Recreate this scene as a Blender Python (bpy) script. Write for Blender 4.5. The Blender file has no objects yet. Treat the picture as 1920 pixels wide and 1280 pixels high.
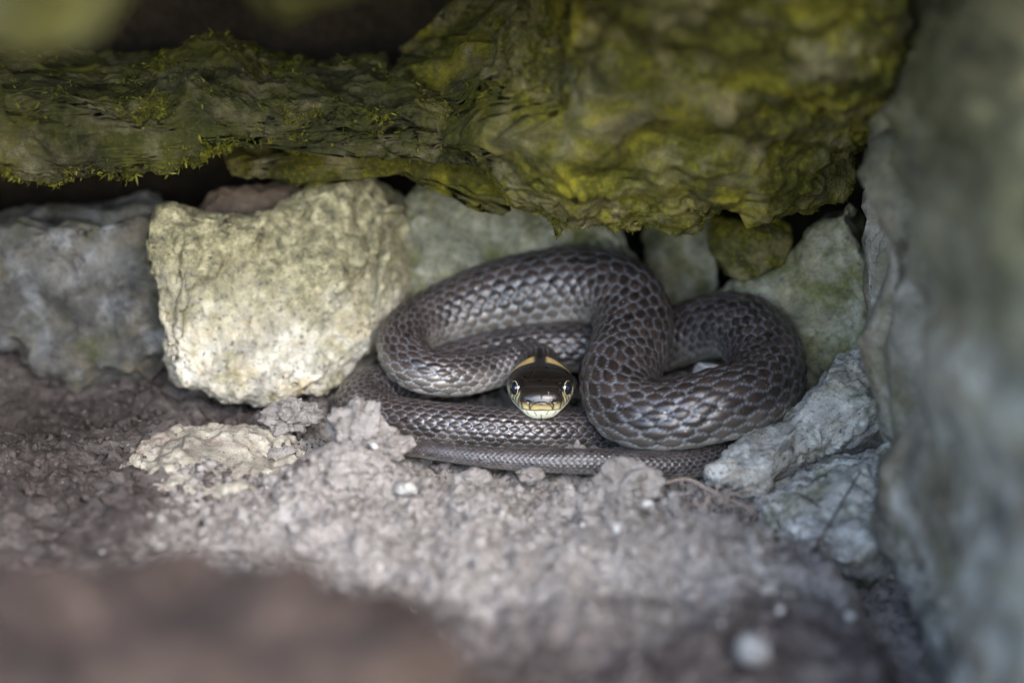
import bpy, math, random
import numpy as np
random.seed(7); rng = np.random.default_rng(7)
U = 0.01                                   # the code below works in centimetres; the scene is in metres

# ------------------------------------------------------------------ camera, sky, sun, exposure
sc = bpy.context.scene
PITCH = math.radians(16); DIST = 45.0; CAM = np.array([0.0, -DIST*math.cos(PITCH), 14.81])
LENS = 67.5
cd = bpy.data.cameras.new('camera'); cam = bpy.data.objects.new('camera', cd)
sc.collection.objects.link(cam); sc.camera = cam
cam.location = CAM*U; cam.rotation_euler = (math.pi/2-PITCH, 0, 0)
cd.lens = LENS; cd.sensor_width = 36; cd.clip_start = 0.005; cd.clip_end = 500
cd.dof.use_dof = True; cd.dof.focus_distance = 0.4405; cd.dof.aperture_fstop = 5.8; cd.dof.aperture_blades = 0

SUN_EL, SUN_AZ = math.radians(36), math.radians(20)     # azimuth measured from straight behind the camera, towards its left
w = bpy.data.worlds.new('World'); sc.world = w; w.use_nodes = True
nt = w.node_tree; nt.nodes.clear()
sky = nt.nodes.new('ShaderNodeTexSky'); sky.sky_type = 'NISHITA'; sky.sun_disc = False
sky.sun_elevation = SUN_EL; sky.sun_rotation = math.pi + SUN_AZ*-1
bg = nt.nodes.new('ShaderNodeBackground'); bg.inputs[1].default_value = 0.15
wo = nt.nodes.new('ShaderNodeOutputWorld')
nt.links.new(sky.outputs[0], bg.inputs[0]); nt.links.new(bg.outputs[0], wo.inputs[0])
sd = bpy.data.lights.new('sun', 'SUN'); sun = bpy.data.objects.new('sun', sd); sc.collection.objects.link(sun)
sd.energy = .55; sd.angle = math.radians(28); sd.color = (1.0, .985, .97)
_d = (math.sin(SUN_AZ)*math.cos(SUN_EL), -math.cos(SUN_AZ)*math.cos(SUN_EL), math.sin(SUN_EL))   # towards the sun
import mathutils
sun.rotation_euler = mathutils.Vector(_d).to_track_quat('Z', 'Y').to_euler(); sun.location = (0, -1, 1)
sc.view_settings.view_transform = 'Standard'; sc.view_settings.look = 'None'; sc.view_settings.gamma = 1
sc.view_settings.exposure = 3.0
sc.cycles.use_denoising = True; sc.cycles.max_bounces = 6; sc.cycles.diffuse_bounces = 4
sc.cycles.use_adaptive_sampling = True; sc.cycles.adaptive_threshold = 0.015

# ------------------------------------------------------------------ helpers
def at(px, py, Y):
    """point (cm) where the ray through photo pixel (px, py) meets the upright plane y = Y"""
    k = 36/LENS/1920
    a, b = (px-960)*k, (640-py)*k
    cp, sp = math.cos(PITCH), math.sin(PITCH)
    d = np.array([a, cp + b*sp, -sp + b*cp])
    return CAM + d*((Y-CAM[1])/d[1])

def _hash(ix, iy, iz, seed):
    h = (ix*374761393 + iy*668265263 + iz*2147483647 + seed*974634777) & 0xffffffff
    h = ((h ^ (h >> 13))*1274126177) & 0xffffffff
    h = ((h ^ (h >> 15))*2246822519) & 0xffffffff
    return h ^ (h >> 16)
_G = rng.normal(size=(256, 3)); _G /= np.linalg.norm(_G, axis=1)[:, None]
def perlin(p, seed=0):
    i = np.floor(p).astype(np.int64); f = p-i; u = f*f*f*(f*(f*6-15)+10)
    out = 0
    for dx in (0, 1):
        for dy in (0, 1):
            for dz in (0, 1):
                g = _G[_hash(i[:, 0]+dx, i[:, 1]+dy, i[:, 2]+dz, seed) & 255]
                dot = g[:, 0]*(f[:, 0]-dx) + g[:, 1]*(f[:, 1]-dy) + g[:, 2]*(f[:, 2]-dz)
                wx = u[:, 0] if dx else 1-u[:, 0]; wy = u[:, 1] if dy else 1-u[:, 1]; wz = u[:, 2] if dz else 1-u[:, 2]
                out = out + dot*wx*wy*wz
    return out*1.5
def fbm(p, octv=4, seed=0, gain=.5, ridged=False):
    out = np.zeros(len(p)); a = 1.0; q = p.copy()
    for o in range(octv):
        n = perlin(q, seed+o*17)
        out += a*((1-2*np.abs(n)) if ridged else n)
        a *= gain; q = q*2.03+11.7
    return out
def worley(p, seed=0):
    i = np.floor(p).astype(np.int64); f1 = np.full(len(p), 9.0); f2 = np.full(len(p), 9.0)
    for dx in (-1, 0, 1):
        for dy in (-1, 0, 1):
            for dz in (-1, 0, 1):
                c = i+np.array([dx, dy, dz]); h = _hash(c[:, 0], c[:, 1], c[:, 2], seed)
                o = np.stack([(h & 255), ((h >> 8) & 255), ((h >> 16) & 255)], 1)/255.0
                d = np.linalg.norm(c+o-p, axis=1)
                f2 = np.where(d < f1, f1, np.minimum(f2, d)); f1 = np.minimum(f1, d)
    return f1, f2
def sstep(x, a, b):
    t = np.clip((x-a)/(b-a), 0, 1); return t*t*(3-2*t)
def vnormals(v, q):
    n = np.zeros_like(v)
    a, b, c, d = v[q[:, 0]], v[q[:, 1]], v[q[:, 2]], v[q[:, 3]]
    fn = np.cross(c-a, d-b)
    for k in range(4):
        for ax in range(3): n[:, ax] += np.bincount(q[:, k], fn[:, ax], len(v))
    return n/np.maximum(np.linalg.norm(n, axis=1), 1e-12)[:, None]

def link_mesh(name, v, faces, mat, parent=None, base=None, smooth=True, cols=None):
    """v in cm; origin at the base of the thing"""
    v = np.asarray(v, float)
    if base is None:
        base = np.array([(v[:, 0].min()+v[:, 0].max())/2, (v[:, 1].min()+v[:, 1].max())/2, v[:, 2].min()])
    m = bpy.data.meshes.new(name)
    vv = ((v-base)*U).astype(np.float32)
    groups = faces if isinstance(faces, list) else [faces]
    groups = [np.asarray(g, np.int32) for g in groups if len(g)]
    m.vertices.add(len(vv)); m.vertices.foreach_set('co', vv.ravel())
    loops = np.concatenate([g.ravel() for g in groups]); tot = np.concatenate([np.full(len(g), g.shape[1], np.int32) for g in groups])
    m.loops.add(len(loops)); m.loops.foreach_set('vertex_index', loops)
    m.polygons.add(len(tot)); st = np.concatenate([[0], np.cumsum(tot)[:-1]]).astype(np.int32)
    m.polygons.foreach_set('loop_start', st); m.polygons.foreach_set('loop_total', tot)
    if smooth: m.polygons.foreach_set('use_smooth', np.ones(len(tot), bool))
    m.update(calc_edges=True); m.validate()
    if cols:
        for nm, c in cols.items():
            at_ = m.attributes.new(nm, 'FLOAT_COLOR', 'POINT')
            at_.data.foreach_set('color', np.concatenate([c, np.ones((len(c), 1))], 1).astype(np.float32).ravel())
    m.materials.append(mat)
    o = bpy.data.objects.new(name, m); sc.collection.objects.link(o)
    o.location = base*U
    if parent is not None:
        o.parent = parent; o.location = base*U - np.array(parent.location)
    return o
def tag(o, label=None, cat=None, group=None, kind=None):
    if label: o['label'] = label
    if cat: o['category'] = cat
    if group: o['group'] = group
    if kind: o['kind'] = kind
    return o

_cs = {}
def cube_sphere(n):
    if n in _cs: return _cs[n]
    t = np.tan(np.linspace(-1, 1, n+1)*math.pi/4); A, B = np.meshgrid(t, t, indexing='ij'); o = np.ones_like(A)
    vs, fs = [], []
    idx = np.arange((n+1)**2).reshape(n+1, n+1)
    q = np.stack([idx[:-1, :-1], idx[1:, :-1], idx[1:, 1:], idx[:-1, 1:]], -1).reshape(-1, 4)
    for k, (x, y, z) in enumerate([(o, A, B), (-o, -A, B), (-A, o, B), (A, -o, B), (B, A, -o)[::1], (-B, A, o)]):
        vs.append(np.stack([x, y, z], -1).reshape(-1, 3)); fs.append(q+k*(n+1)**2)
    v = np.concatenate(vs); f = np.concatenate(fs)
    key = np.round(v*1e5).astype(np.int64); _, first, inv = np.unique(key, axis=0, return_index=True, return_inverse=True)
    inv = inv.ravel(); v = v[first]; f = inv[f]
    v = v/np.linalg.norm(v, axis=1)[:, None]
    c = v[f].mean(1); nn = np.cross(v[f[:, 2]]-v[f[:, 0]], v[f[:, 3]]-v[f[:, 1]])
    flip = (nn*c).sum(1) < 0; f[flip] = f[flip][:, ::-1]
    _cs[n] = (v, f); return v, f

def chips(p, cell, seed):
    """broken facets: every cell of the stone is tilted its own way"""
    q = p/cell; i = np.floor(q).astype(np.int64); f1 = np.full(len(p), 9.0); f2 = f1.copy(); o1 = np.zeros(len(p)); o2 = o1.copy()
    for dx in (-1, 0, 1):
        for dy in (-1, 0, 1):
            for dz in (-1, 0, 1):
                c = i+np.array([dx, dy, dz]); h = _hash(c[:, 0], c[:, 1], c[:, 2], seed)
                o = np.stack([(h & 255), ((h >> 8) & 255), ((h >> 16) & 255)], 1)/255.0
                r = q-(c+o); d = np.linalg.norm(r, axis=1); val = (r*_G[(h >> 5) & 255]).sum(1)
                b = d < f1
                f2 = np.where(b, f1, np.minimum(f2, d)); o2 = np.where(b, o1, np.where(d <= f2, val, o2))
                o1 = np.where(b, val, o1); f1 = np.where(b, d, f1)
    t = sstep(f2-f1, 0, .16)*.5+.5
    return o1*t+o2*(1-t)
def rock_noise(v, f, amp, seed, grain=1.0, big=3.0, chip=1.0):
    """weathered stone relief: big swells, broken ledges, pits and grain"""
    n = vnormals(v, f)
    v = v + n*(amp*.9*fbm(v/big, 3, seed))[:, None]
    n = vnormals(v, f)
    wv = v+.25*big*np.stack([fbm(v/big*1.3, 2, seed+31), fbm(v/big*1.3+7, 2, seed+32), fbm(v/big*1.3+13, 2, seed+33)], 1)
    v = v + n*(chip*amp*.42*chips(wv, big*.62, seed+40) + chip*amp*.13*chips(wv, big*.2, seed+41))[:, None]
    n = vnormals(v, f)
    v = v + n*(amp*.10*fbm(v/(big*.25)+5, 4, seed+50, .6, True))[:, None]
    n = vnormals(v, f)
    v = v + n*(grain*(.045*fbm(v/.34, 4, seed+70, .65) + .07*np.minimum(0, fbm(v/.5, 2, seed+77)+.15)))[:, None]
    return v

def stone_mesh(loop, front, back, n=80, w=(0, -1, .15), e1=.6, e2=.62, amp=.35, seed=1, cuts=10, cutk=(.62, .9), grain=1.0, big=3.0, chip=1.0):
    P = np.array([at(*p) for p in loop]); c = (P.max(0)+P.min(0))/2
    w = np.array(w, float); w /= np.linalg.norm(w)
    u = np.cross((0, 0, 1), w); u = -u/np.linalg.norm(u) if np.dot(u, (1, 0, 0)) < 0 else u/np.linalg.norm(u)
    vv = np.cross(w, u); vv = vv if vv[2] > 0 else -vv
    a, b, h = (P-c)@u, (P-c)@vv, (P-c)@w
    th = np.arctan2(b, a); o = np.argsort(th); th, R, H = th[o], np.hypot(a, b)[o], h[o]
    th = np.concatenate([th-2*np.pi, th, th+2*np.pi]); R = np.tile(R, 3); H = np.tile(H, 3)
    v, f = cube_sphere(n)
    # spread the mesh along the long axis of the outline
    dn = np.stack([np.interp(np.linspace(0, 1, 200), np.linspace(0, 1, len(P)+1), np.append(q_, q_[0])) for q_ in (a, b)], 1)
    ew, ev = np.linalg.eigh(np.cov(dn.T)); m1, m2 = ev[:, 1], ev[:, 0]
    if m1[0] < 0: m1 = -m1
    if m1[0]*m2[1]-m1[1]*m2[0] < 0: m2 = -m2
    sa, sb = np.abs(dn@m1).max(), np.abs(dn@m2).max()
    xy = np.outer(v[:, 0]*sa, m1)+np.outer(v[:, 2]*sb, m2)
    t = np.arctan2(xy[:, 1], xy[:, 0]); rho = np.hypot(v[:, 0], v[:, 2]); s = v[:, 1]
    # straight chords between the outline points, a little rounded
    tt = np.linspace(-np.pi, np.pi, 1441); X = np.interp(tt, th, R*np.cos(th)); Z = np.interp(tt, th, R*np.sin(th))
    Ri = np.hypot(X, Z); ti = np.unwrap(np.arctan2(Z, X)); oo = np.argsort(ti)
    r = np.interp(t, ti[oo], Ri[oo], period=2*np.pi); hh = np.interp(t, th, H)
    ce = rho**e1; se = np.sign(s)*np.abs(s)**e2
    p = np.outer(r*ce*np.cos(t), u) + np.outer(r*ce*np.sin(t), vv) + np.outer(hh*ce**1.5, w) + np.outer(se*np.where(s > 0, front, back), w)
    rs = np.random.default_rng(seed)
    ext = np.abs(p).max(0)
    for k in range(cuts):
        d = rs.normal(size=3); d[2] *= .7; d /= np.linalg.norm(d)
        sup = (p@d).max(); kk = sup*rs.uniform(*cutk)
        ex = np.maximum(p@d-kk, 0); p = p - np.outer(ex*.9, d)
    p = p + c
    p = rock_noise(p, f, amp, seed, grain, big, chip)
    return p, f
def stone(name, label, mat, loop, front, back, group=None, cat='stone', **kw):
    p, f = stone_mesh(loop, front, back, **kw)
    return tag(link_mesh(name, p, f, mat), label, cat, group)

# ------------------------------------------------------------------ materials
class NB:
    def __init__(s, name):
        s.m = bpy.data.materials.new(name); s.m.use_nodes = True; s.t = s.m.node_tree
        s.b = s.t.nodes['Principled BSDF']; s.out = s.t.nodes['Material Output']
        s.co = s.t.nodes.new('ShaderNodeTexCoord').outputs['Object']
    def n(s, ty, **k):
        x = s.t.nodes.new(ty)
        for a, b in k.items(): setattr(x, a, b)
        return x
    def l(s, a, b): s.t.links.new(a, b)
    def noise(s, scale, detail=4, rough=.55, dist=0, off=0):
        mp = s.n('ShaderNodeMapping'); mp.inputs[1].default_value = (off, off*.7, off*1.3); s.l(s.co, mp.inputs[0])
        x = s.n('ShaderNodeTexNoise'); x.inputs['Scale'].default_value = scale; x.inputs['Detail'].default_value = detail
        x.inputs['Roughness'].default_value = rough; x.inputs['Distortion'].default_value = dist; s.l(mp.outputs[0], x.inputs['Vector']); return x.outputs[0]
    def ramp(s, fac, stops, interp='LINEAR'):
        r = s.n('ShaderNodeValToRGB'); r.color_ramp.interpolation = interp; e = r.color_ramp.elements
        while len(e) < len(stops): e.new(.5)
        for el, (p, c) in zip(e, stops):
            el.position = p; el.color = (c, c, c, 1) if isinstance(c, (int, float)) else (*c, 1)
        s.l(fac, r.inputs[0]); return r.outputs[0]
    def mix(s, fac, a, b, mode='MIX'):
        x = s.n('ShaderNodeMix', data_type='RGBA', blend_type=mode)
        for sock, val in ((x.inputs[0], fac), (x.inputs[6], a), (x.inputs[7], b)):
            if isinstance(val, (int, float)): sock.default_value = val
            elif isinstance(val, tuple): sock.default_value = (*val, 1)
            else: s.l(val, sock)
        return x.outputs[2]
    def bump(s, h, strength, dist, prev=None):
        x = s.n('ShaderNodeBump'); x.inputs['Strength'].default_value = strength; x.inputs['Distance'].default_value = dist
        s.l(h, x.inputs['Height'])
        if prev is not None: s.l(prev, x.inputs['Normal'])
        return x.outputs[0]
    def done(s, col, rough=.85, nrm=None, spec=.3):
        s.l(col, s.b.inputs['Base Color']) if not isinstance(col, tuple) else setattr(s.b.inputs['Base Color'], 'default_value', (*col, 1))
        if isinstance(rough, (int, float)): s.b.inputs['Roughness'].default_value = rough
        else: s.l(rough, s.b.inputs['Roughness'])
        s.b.inputs['Specular IOR Level'].default_value = spec
        if nrm is not None: s.l(nrm, s.b.inputs['Normal'])
        return s.m

def rock_mat(name, light, mid, dark, stain=None, stain_amt=.5, moss=None, moss_amt=.0, speck=.5, scale=1.0, off=0, speck_col=(.05, .05, .055), top=None, mottle=.7):
    b = NB(name)
    big = b.noise(70*scale, 5, .6, .6, off); med = b.noise(260*scale, 5, .62, .3, off+3); fine = b.noise(1500, 4, .7, 0, off+5)
    c = b.ramp(big, [(.30, dark), (.50, mid), (.66, light)])
    c = b.mix(.55, c, b.ramp(med, [(.32, dark), (.52, mid), (.66, light)]))
    if stain: c = b.mix(b.ramp(b.noise(110*scale, 5, .65, .8, off+9), [(.48, 0.0), (.66, stain_amt)]), c, stain)
    if moss:
        f = b.ramp(b.noise(120*scale, 6, .68, .5, off+13), [(.62-.36*moss_amt-.06, 0.0), (.62-.36*moss_amt+.12, 1.0)])
        g = b.ramp(b.noise(1000*scale, 5, .7, .2, off+15), [(.3, moss[0]), (.52, moss[1]), (.72, moss[2])])
        g = b.mix(.55, g, b.ramp(b.noise(75*scale, 5, .6, .3, off+16), [(.36, moss[0]), (.52, moss[1]), (.66, moss[2])]))
        c = b.mix(f, c, g)
    c = b.mix(b.ramp(b.noise(95*scale, 8, .78, .6, off+41), [(.51, 0.0), (.64, mottle)]), c, tuple(.75*x for x in dark))
    if top:            # growth on the upper part of the stone, between two heights above its foot (m)
        sx = b.n('ShaderNodeSeparateXYZ'); b.l(b.co, sx.inputs[0]); ad = b.n('ShaderNodeMath', operation='MULTIPLY_ADD'); b.l(b.noise(90, 5, .7, .5, off+33), ad.inputs[0]); ad.inputs[1].default_value = top[2]; b.l(sx.outputs[2], ad.inputs[2])
        mr = b.n('ShaderNodeMapRange', interpolation_type='SMOOTHSTEP'); mr.inputs[1].default_value = top[0]+top[2]*.5; mr.inputs[2].default_value = top[1]+top[2]*.5; b.l(ad.outputs[0], mr.inputs[0])
        c = b.mix(mr.outputs[0], c, b.ramp(b.noise(300*scale, 6, .7, .3, off+37), [(.30, top[3]), (.50, top[4]), (.68, top[5])]))
    sp = b.ramp(b.noise(700, 4, .65, 0, off+21), [(.56, 0.0), (.66, speck)])
    c = b.mix(sp, c, speck_col)
    c = b.mix(.5, c, b.ramp(fine, [(.3, .55), (.7, 1.45)]), 'MULTIPLY')
    nr = b.bump(med, .5, .0012); nr = b.bump(fine, .55, .0004, nr)
    return b.done(c, .88, nr, .25)

M = {}
M['pale'] = rock_mat('pale_limestone', (.76, .72, .62), (.54, .50, .41), (.17, .16, .14), (.48, .37, .17), .65, ((.06, .06, .03), (.20, .19, .08), (.40, .36, .14)), .14, .75,
                    top=(.014, .040, .03, (.06, .06, .045), (.25, .225, .13), (.52, .47, .30)))
M['buried'] = rock_mat('dusty_limestone', (.58, .55, .46), (.38, .35, .28), (.16, .14, .12), (.25, .20, .17), .9, None, 0, .7, off=7)
M['grey'] = rock_mat('grey_limestone', (.30, .31, .33), (.11, .107, .10), (.032, .03, .028), (.20, .165, .10), .5, ((.04, .045, .02), (.10, .10, .05), (.18, .17, .08)), .14, .6, .55, off=31, mottle=.9)
M['bluegrey'] = rock_mat('bluish_limestone', (.58, .57, .53), (.36, .355, .33), (.12, .115, .105), (.28, .22, .12), .45, ((.05, .055, .03), (.13, .13, .07), (.22, .2, .1)), .12, .75, .8, off=47)
M['flank'] = rock_mat('weathered_limestone', (.60, .575, .51), (.27, .25, .21), (.05, .046, .038), (.20, .14, .07), .6, ((.05, .052, .03), (.11, .11, .06), (.2, .18, .09)), .14, .6, .42, off=53, mottle=.85,
                     top=(.095, .15, .05, (.03, .028, .015), (.095, .085, .04), (.17, .15, .08)))
M['green'] = rock_mat('algae_stained_limestone', (.40, .39, .31), (.22, .215, .16), (.07, .07, .05), (.30, .25, .13), .5, ((.045, .05, .02), (.12, .122, .05), (.25, .235, .11)), .34, .6, off=63)
M['moss'] = rock_mat('mossy_stone', (.27, .23, .13), (.11, .10, .048), (.028, .026, .013), (.26, .19, .08), .45, ((.012, .013, .002), (.075, .071, .006), (.33, .28, .022)), .58, .4, .75, off=81, speck_col=(.02, .02, .01))
M['moss_shaded'] = rock_mat('shaded_mossy_stone', (.19, .17, .10), (.07, .062, .028), (.014, .013, .007), (.20, .17, .09), .3, ((.010, .011, .003), (.04, .041, .006), (.13, .118, .016)), .52, .4, .8, off=97, speck_col=(.015, .013, .008))  # darker version of the moss: shade under the brow put into the colour
M['olive'] = rock_mat('olive_mossy_stone', (.20, .17, .10), (.06, .055, .02), (.016, .015, .006), None, 0, ((.010, .010, .001), (.028, .026, .002), (.055, .049, .004)), .85, .3, .6, off=117, speck_col=(.02, .02, .01))
M['white'] = rock_mat('white_limestone', (.60, .59, .56), (.48, .47, .44), (.32, .31, .29), None, 0, None, 0, .15, off=15)
M['brownstone'] = rock_mat('brown_stone', (.20, .15, .11), (.11, .08, .058), (.05, .036, .028), None, 0, None, 0, .2, off=19)

def soil_mat(name, light, mid, dark, off=0, pale=.35):
    b = NB(name)
    c = b.ramp(b.noise(60, 5, .6, .4, off), [(.3, dark), (.52, mid), (.68, light)])
    c = b.mix(.5, c, b.ramp(b.noise(420, 5, .7, .2, off+2), [(.3, dark), (.5, mid), (.68, light)]))
    c = b.mix(b.ramp(b.noise(1100, 2, .5, 0, off+7), [(.66, 0.0), (.74, pale)]), c, (.62, .58, .52))
    c = b.mix(b.ramp(b.noise(800, 2, .5, 0, off+11), [(.63, 0.0), (.72, .7)]), c, (.035, .03, .027))
    fine = b.noise(2200, 4, .7, 0, off+4); med = b.noise(520, 4, .65, 0, off+6)
    nr = b.bump(med, .6, .0012); nr = b.bump(fine, .7, .0005, nr)
    return b.done(c, .93, nr, .15)
M['soil'] = soil_mat('dry_soil', (.39, .362, .342), (.258, .236, .220), (.11, .094, .083))
M['soildark'] = soil_mat('dark_soil', (.15, .125, .113), (.08, .066, .06), (.03, .025, .023), 23, .2)
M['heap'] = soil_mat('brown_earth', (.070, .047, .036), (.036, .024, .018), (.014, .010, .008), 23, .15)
M['earth'] = soil_mat('dark_earth', (.05, .038, .028), (.025, .019, .014), (.010, .008, .006), 41, .05)

# ------------------------------------------------------------------ the snake's path, head to tail: photo pixel, depth, radius
KEY = [  # px, py, depth y, radius
 (1012, 694, 0.55, .50), (1010, 690, 1.05, .50), (1003, 676, 1.75, .49), (968, 668, 2.15, .49), (926, 686, 1.6, .50), (880, 708, .75, .53), (815, 718, .25, .545), (760, 697, .55, .56), (738, 655, 1.45, .58),
 (768, 612, 2.6, .65), (850, 586, 3.35, .80), (950, 557, 3.75, .94), (1050, 539, 3.7, .98), (1130, 537, 3.35, .94), (1182, 562, 2.7, .92),
 (1197, 625, 1.4, .89), (1163, 695, .0, .86), (1141, 750, -1.1, .82), (1172, 794, -2.0, .79), (1260, 806, -2.45, .79), (1355, 795, -2.2, .83),
 (1424, 755, -1.3, .87), (1446, 692, .0, .86), (1432, 634, 1.2, .84), (1390, 602, 2.1, .83), (1345, 608, 2.7, .80), (1290, 626, 3.3, .77),
 (1230, 656, 3.4, .74), (1180, 662, 3.1, .70), (1130, 648, 2.8, .66), (1050, 650, 2.7, .63), (950, 664, 2.5, .62), (850, 690, 2.3, .60), (740, 716, 1.9, .57), (672, 733, 1.2, .56),
 (654, 757, .4, .55), (682, 783, -.5, .53), (760, 792, -1.1, .51), (850, 800, -1.35, .49), (960, 808, -1.4, .48), (1060, 815, -1.25, .47), (1130, 812, -.7, .45),
 (1220, 800, .0, .43), (1310, 800, .2, .41), (1375, 830, -.4, .38), (1378, 868, -1.5, .35), (1335, 884, -2.5, .33), (1270, 880, -2.95, .315), (1190, 868, -3.15, .30), (1100, 863, -3.25, .285),
 (1000, 868, -3.2, .255), (900, 858, -3.05, .225), (800, 843, -2.8, .185), (735, 836, -2.5, .15), (690, 838, -2.2, .08)]
K = np.array([np.concatenate([at(a, b, c), [r]]) for a, b, c, r in KEY])
def catmull(Q, per=24):
    Q = np.vstack([2*Q[0]-Q[1], Q, 2*Q[-1]-Q[-2]]); out = []
    for i in range(1, len(Q)-2):
        p0, p1, p2, p3 = Q[i-1:i+3]
        t0 = 0; ts = [0]
        for a, b in ((p0, p1), (p1, p2), (p2, p3)): ts.append(ts[-1]+np.linalg.norm((b-a)[:3])**.5)
        t0, t1, t2, t3 = ts
        for t in np.linspace(t1, t2, per, endpoint=False):
            A1 = (t1-t)/(t1-t0)*p0+(t-t0)/(t1-t0)*p1; A2 = (t2-t)/(t2-t1)*p1+(t-t1)/(t2-t1)*p2; A3 = (t3-t)/(t3-t2)*p2+(t-t2)/(t3-t2)*p3
            B1 = (t2-t)/(t2-t0)*A1+(t-t0)/(t2-t0)*A2; B2 = (t3-t)/(t3-t1)*A2+(t-t1)/(t3-t1)*A3
            out.append((t2-t)/(t2-t1)*B1+(t-t1)/(t2-t1)*B2)
    out.append(Q[-2]); return np.array(out)
def resample(C, step):
    s = np.concatenate([[0], np.cumsum(np.linalg.norm(np.diff(C[:, :3], axis=0), axis=1))])
    n = int(s[-1]/step); t = np.linspace(0, s[-1], n+1)
    return np.stack([np.interp(t, s, C[:, k]) for k in range(4)], 1)
def gsm(C, n):
    C = C.copy()
    for _ in range(n): C[1:-1] = .25*C[:-2]+.5*C[1:-1]+.25*C[2:]
    return C
PATH = gsm(resample(catmull(K), .2), 4)
# coils that would run into each other are pushed apart until they lie against each other
_i = np.arange(len(PATH))
for it in range(60):
    d = PATH[:, None, :3]-PATH[None, :, :3]; L = np.linalg.norm(d, axis=2)+1e-9
    need = (PATH[:, None, 3]+PATH[None, :, 3])*.97
    far = np.abs(_i[:, None]-_i[None, :])*.2 > need*2.2
    pen = np.where(far, np.maximum(need-L, 0), 0)
    mv = (d/L[:, :, None]*pen[:, :, None])
    cnt = np.maximum((pen > 0).sum(1), 1)[:, None]
    mv = mv.sum(1)/cnt*.35; mv[:6] = 0
    PATH[:, :3] += mv
    lo = PATH[:, 3]*.95-PATH[:, 2]; PATH[:, 2] += np.maximum(lo, 0)*.5
    PATH[6:, :3] = gsm(PATH, 1)[6:, :3]*.6+PATH[6:, :3]*.4
PATH = gsm(PATH, 3)

# ------------------------------------------------------------------ ground
def ground_h(x, y):
    p = np.stack([x, y, np.zeros_like(x)], 1)
    near = 1-sstep(np.hypot(x, y+8), 26, 60)
    h = .06 + sstep(y, 2.2, 5.0)*.9*near
    for (px, py, Y, a, s, sy) in [(690, 840, -3.9, .95, .95, .7), (560, 880, -4.6, .65, 1.1, 1.0), (1190, 900, -4.6, .55, .8, .7), (880, 920, -5.0, .30, 1.0, .8), (1050, 900, -4.9, .25, 1.4, .6),
                                  (600, 960, -6.0, .35, 2.0, 1.0), (150, 900, -3.0, .25, 2.4, 1.2), (1280, 1010, -7.4, .35, 1.4, 1.0), (230, 930, -6.2, .7, 1.3, .9), (1520, 960, -4.8, -.75, 1.3, 1.5), (1390, 965, -4.6, -.5, .5, .5)]:
        q = at(px, py, Y); h = h + a*np.exp(-((x-q[0])/s)**2-((y-Y)/sy)**2)
    h = h - 1.8*sstep(x, 6.2, 7.6)*(1-sstep(y, -5.5, -3.5))*(near > 0)*sstep(y, -24, -14)
    b = fbm(p/2.6, 4, 5)*.40 + fbm(p/.9, 3, 15)*.22
    f1, f2 = worley(np.stack([x/.62, y/.62, fbm(p/.8, 2, 90)*.5], 1), 4)
    c = .07*(1-f1) + .10*fbm(p/.28, 4, 25, .75) + .09*fbm(p/.7, 4, 45, .65, True)
    f3, _ = worley(np.stack([x/.27, y/.27, b], 1), 14)
    c = c + .04*(1-f3)
    return h + near*(b+c-.12)
def axis(segs):
    out = [segs[0][0]]
    for a, b, st in segs:
        n = max(1, int(round((b-a)/st))); out += list(np.linspace(a, b, n+1)[1:])
    return np.array(out)
def grow(x0, x1, s):      # widening steps to the horizon
    r, x = [], x0
    while abs(x) < abs(x1): x = x+math.copysign(s, x1); s *= 1.35; r.append(x)
    return r
gx = axis([(-16, -7, .13), (-7, 7.5, .06), (7.5, 13, .14)]); gx = np.array(grow(-16, -9000, .3)[::-1]+list(gx)+grow(13, 9000, .3))
gy = axis([(-26, -10, .14), (-10, -1, .06), (-1, 7, .09)]); gy = np.array(grow(-26, -9000, .3)[::-1]+list(gy)+grow(7, 9000, .3))
GX, GY = np.meshgrid(gx, gy, indexing='ij'); sh = GX.shape
x, y = GX.ravel(), GY.ravel(); z = ground_h(x, y)
loc = (np.abs(x) < 10) & (y > -6) & (y < 6)
ii = np.where(loc)[0]; S = PATH[::2]
cap = np.full(len(x), 1e9)
for ch in np.array_split(ii, 40):
    dx = x[ch][:, None]-S[None, :, 0]; dy = y[ch][:, None]-S[None, :, 1]; d2 = np.hypot(dx, dy); r = S[None, :, 3]
    c = np.where(d2 < r*1.05, S[None, :, 2]-np.sqrt(np.maximum(r*r-d2*d2, 0))*.93, 1e9)
    cap[ch] = c.min(1)
z = np.minimum(z, cap+.02)
v = np.stack([x, y, z], 1)
idx = np.arange(len(v)).reshape(sh)
q = np.stack([idx[:-1, :-1], idx[1:, :-1], idx[1:, 1:], idx[:-1, 1:]], -1).reshape(-1, 4)
near = np.exp(-(np.hypot(x, y+6)/22)**4)
v = v + near[:, None]*np.stack([fbm(v/.5, 2, 33)*.10, fbm(v/.5+9, 2, 34)*.10, np.zeros(len(v))], 1)*(cap > 1e8)[:, None]
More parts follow.
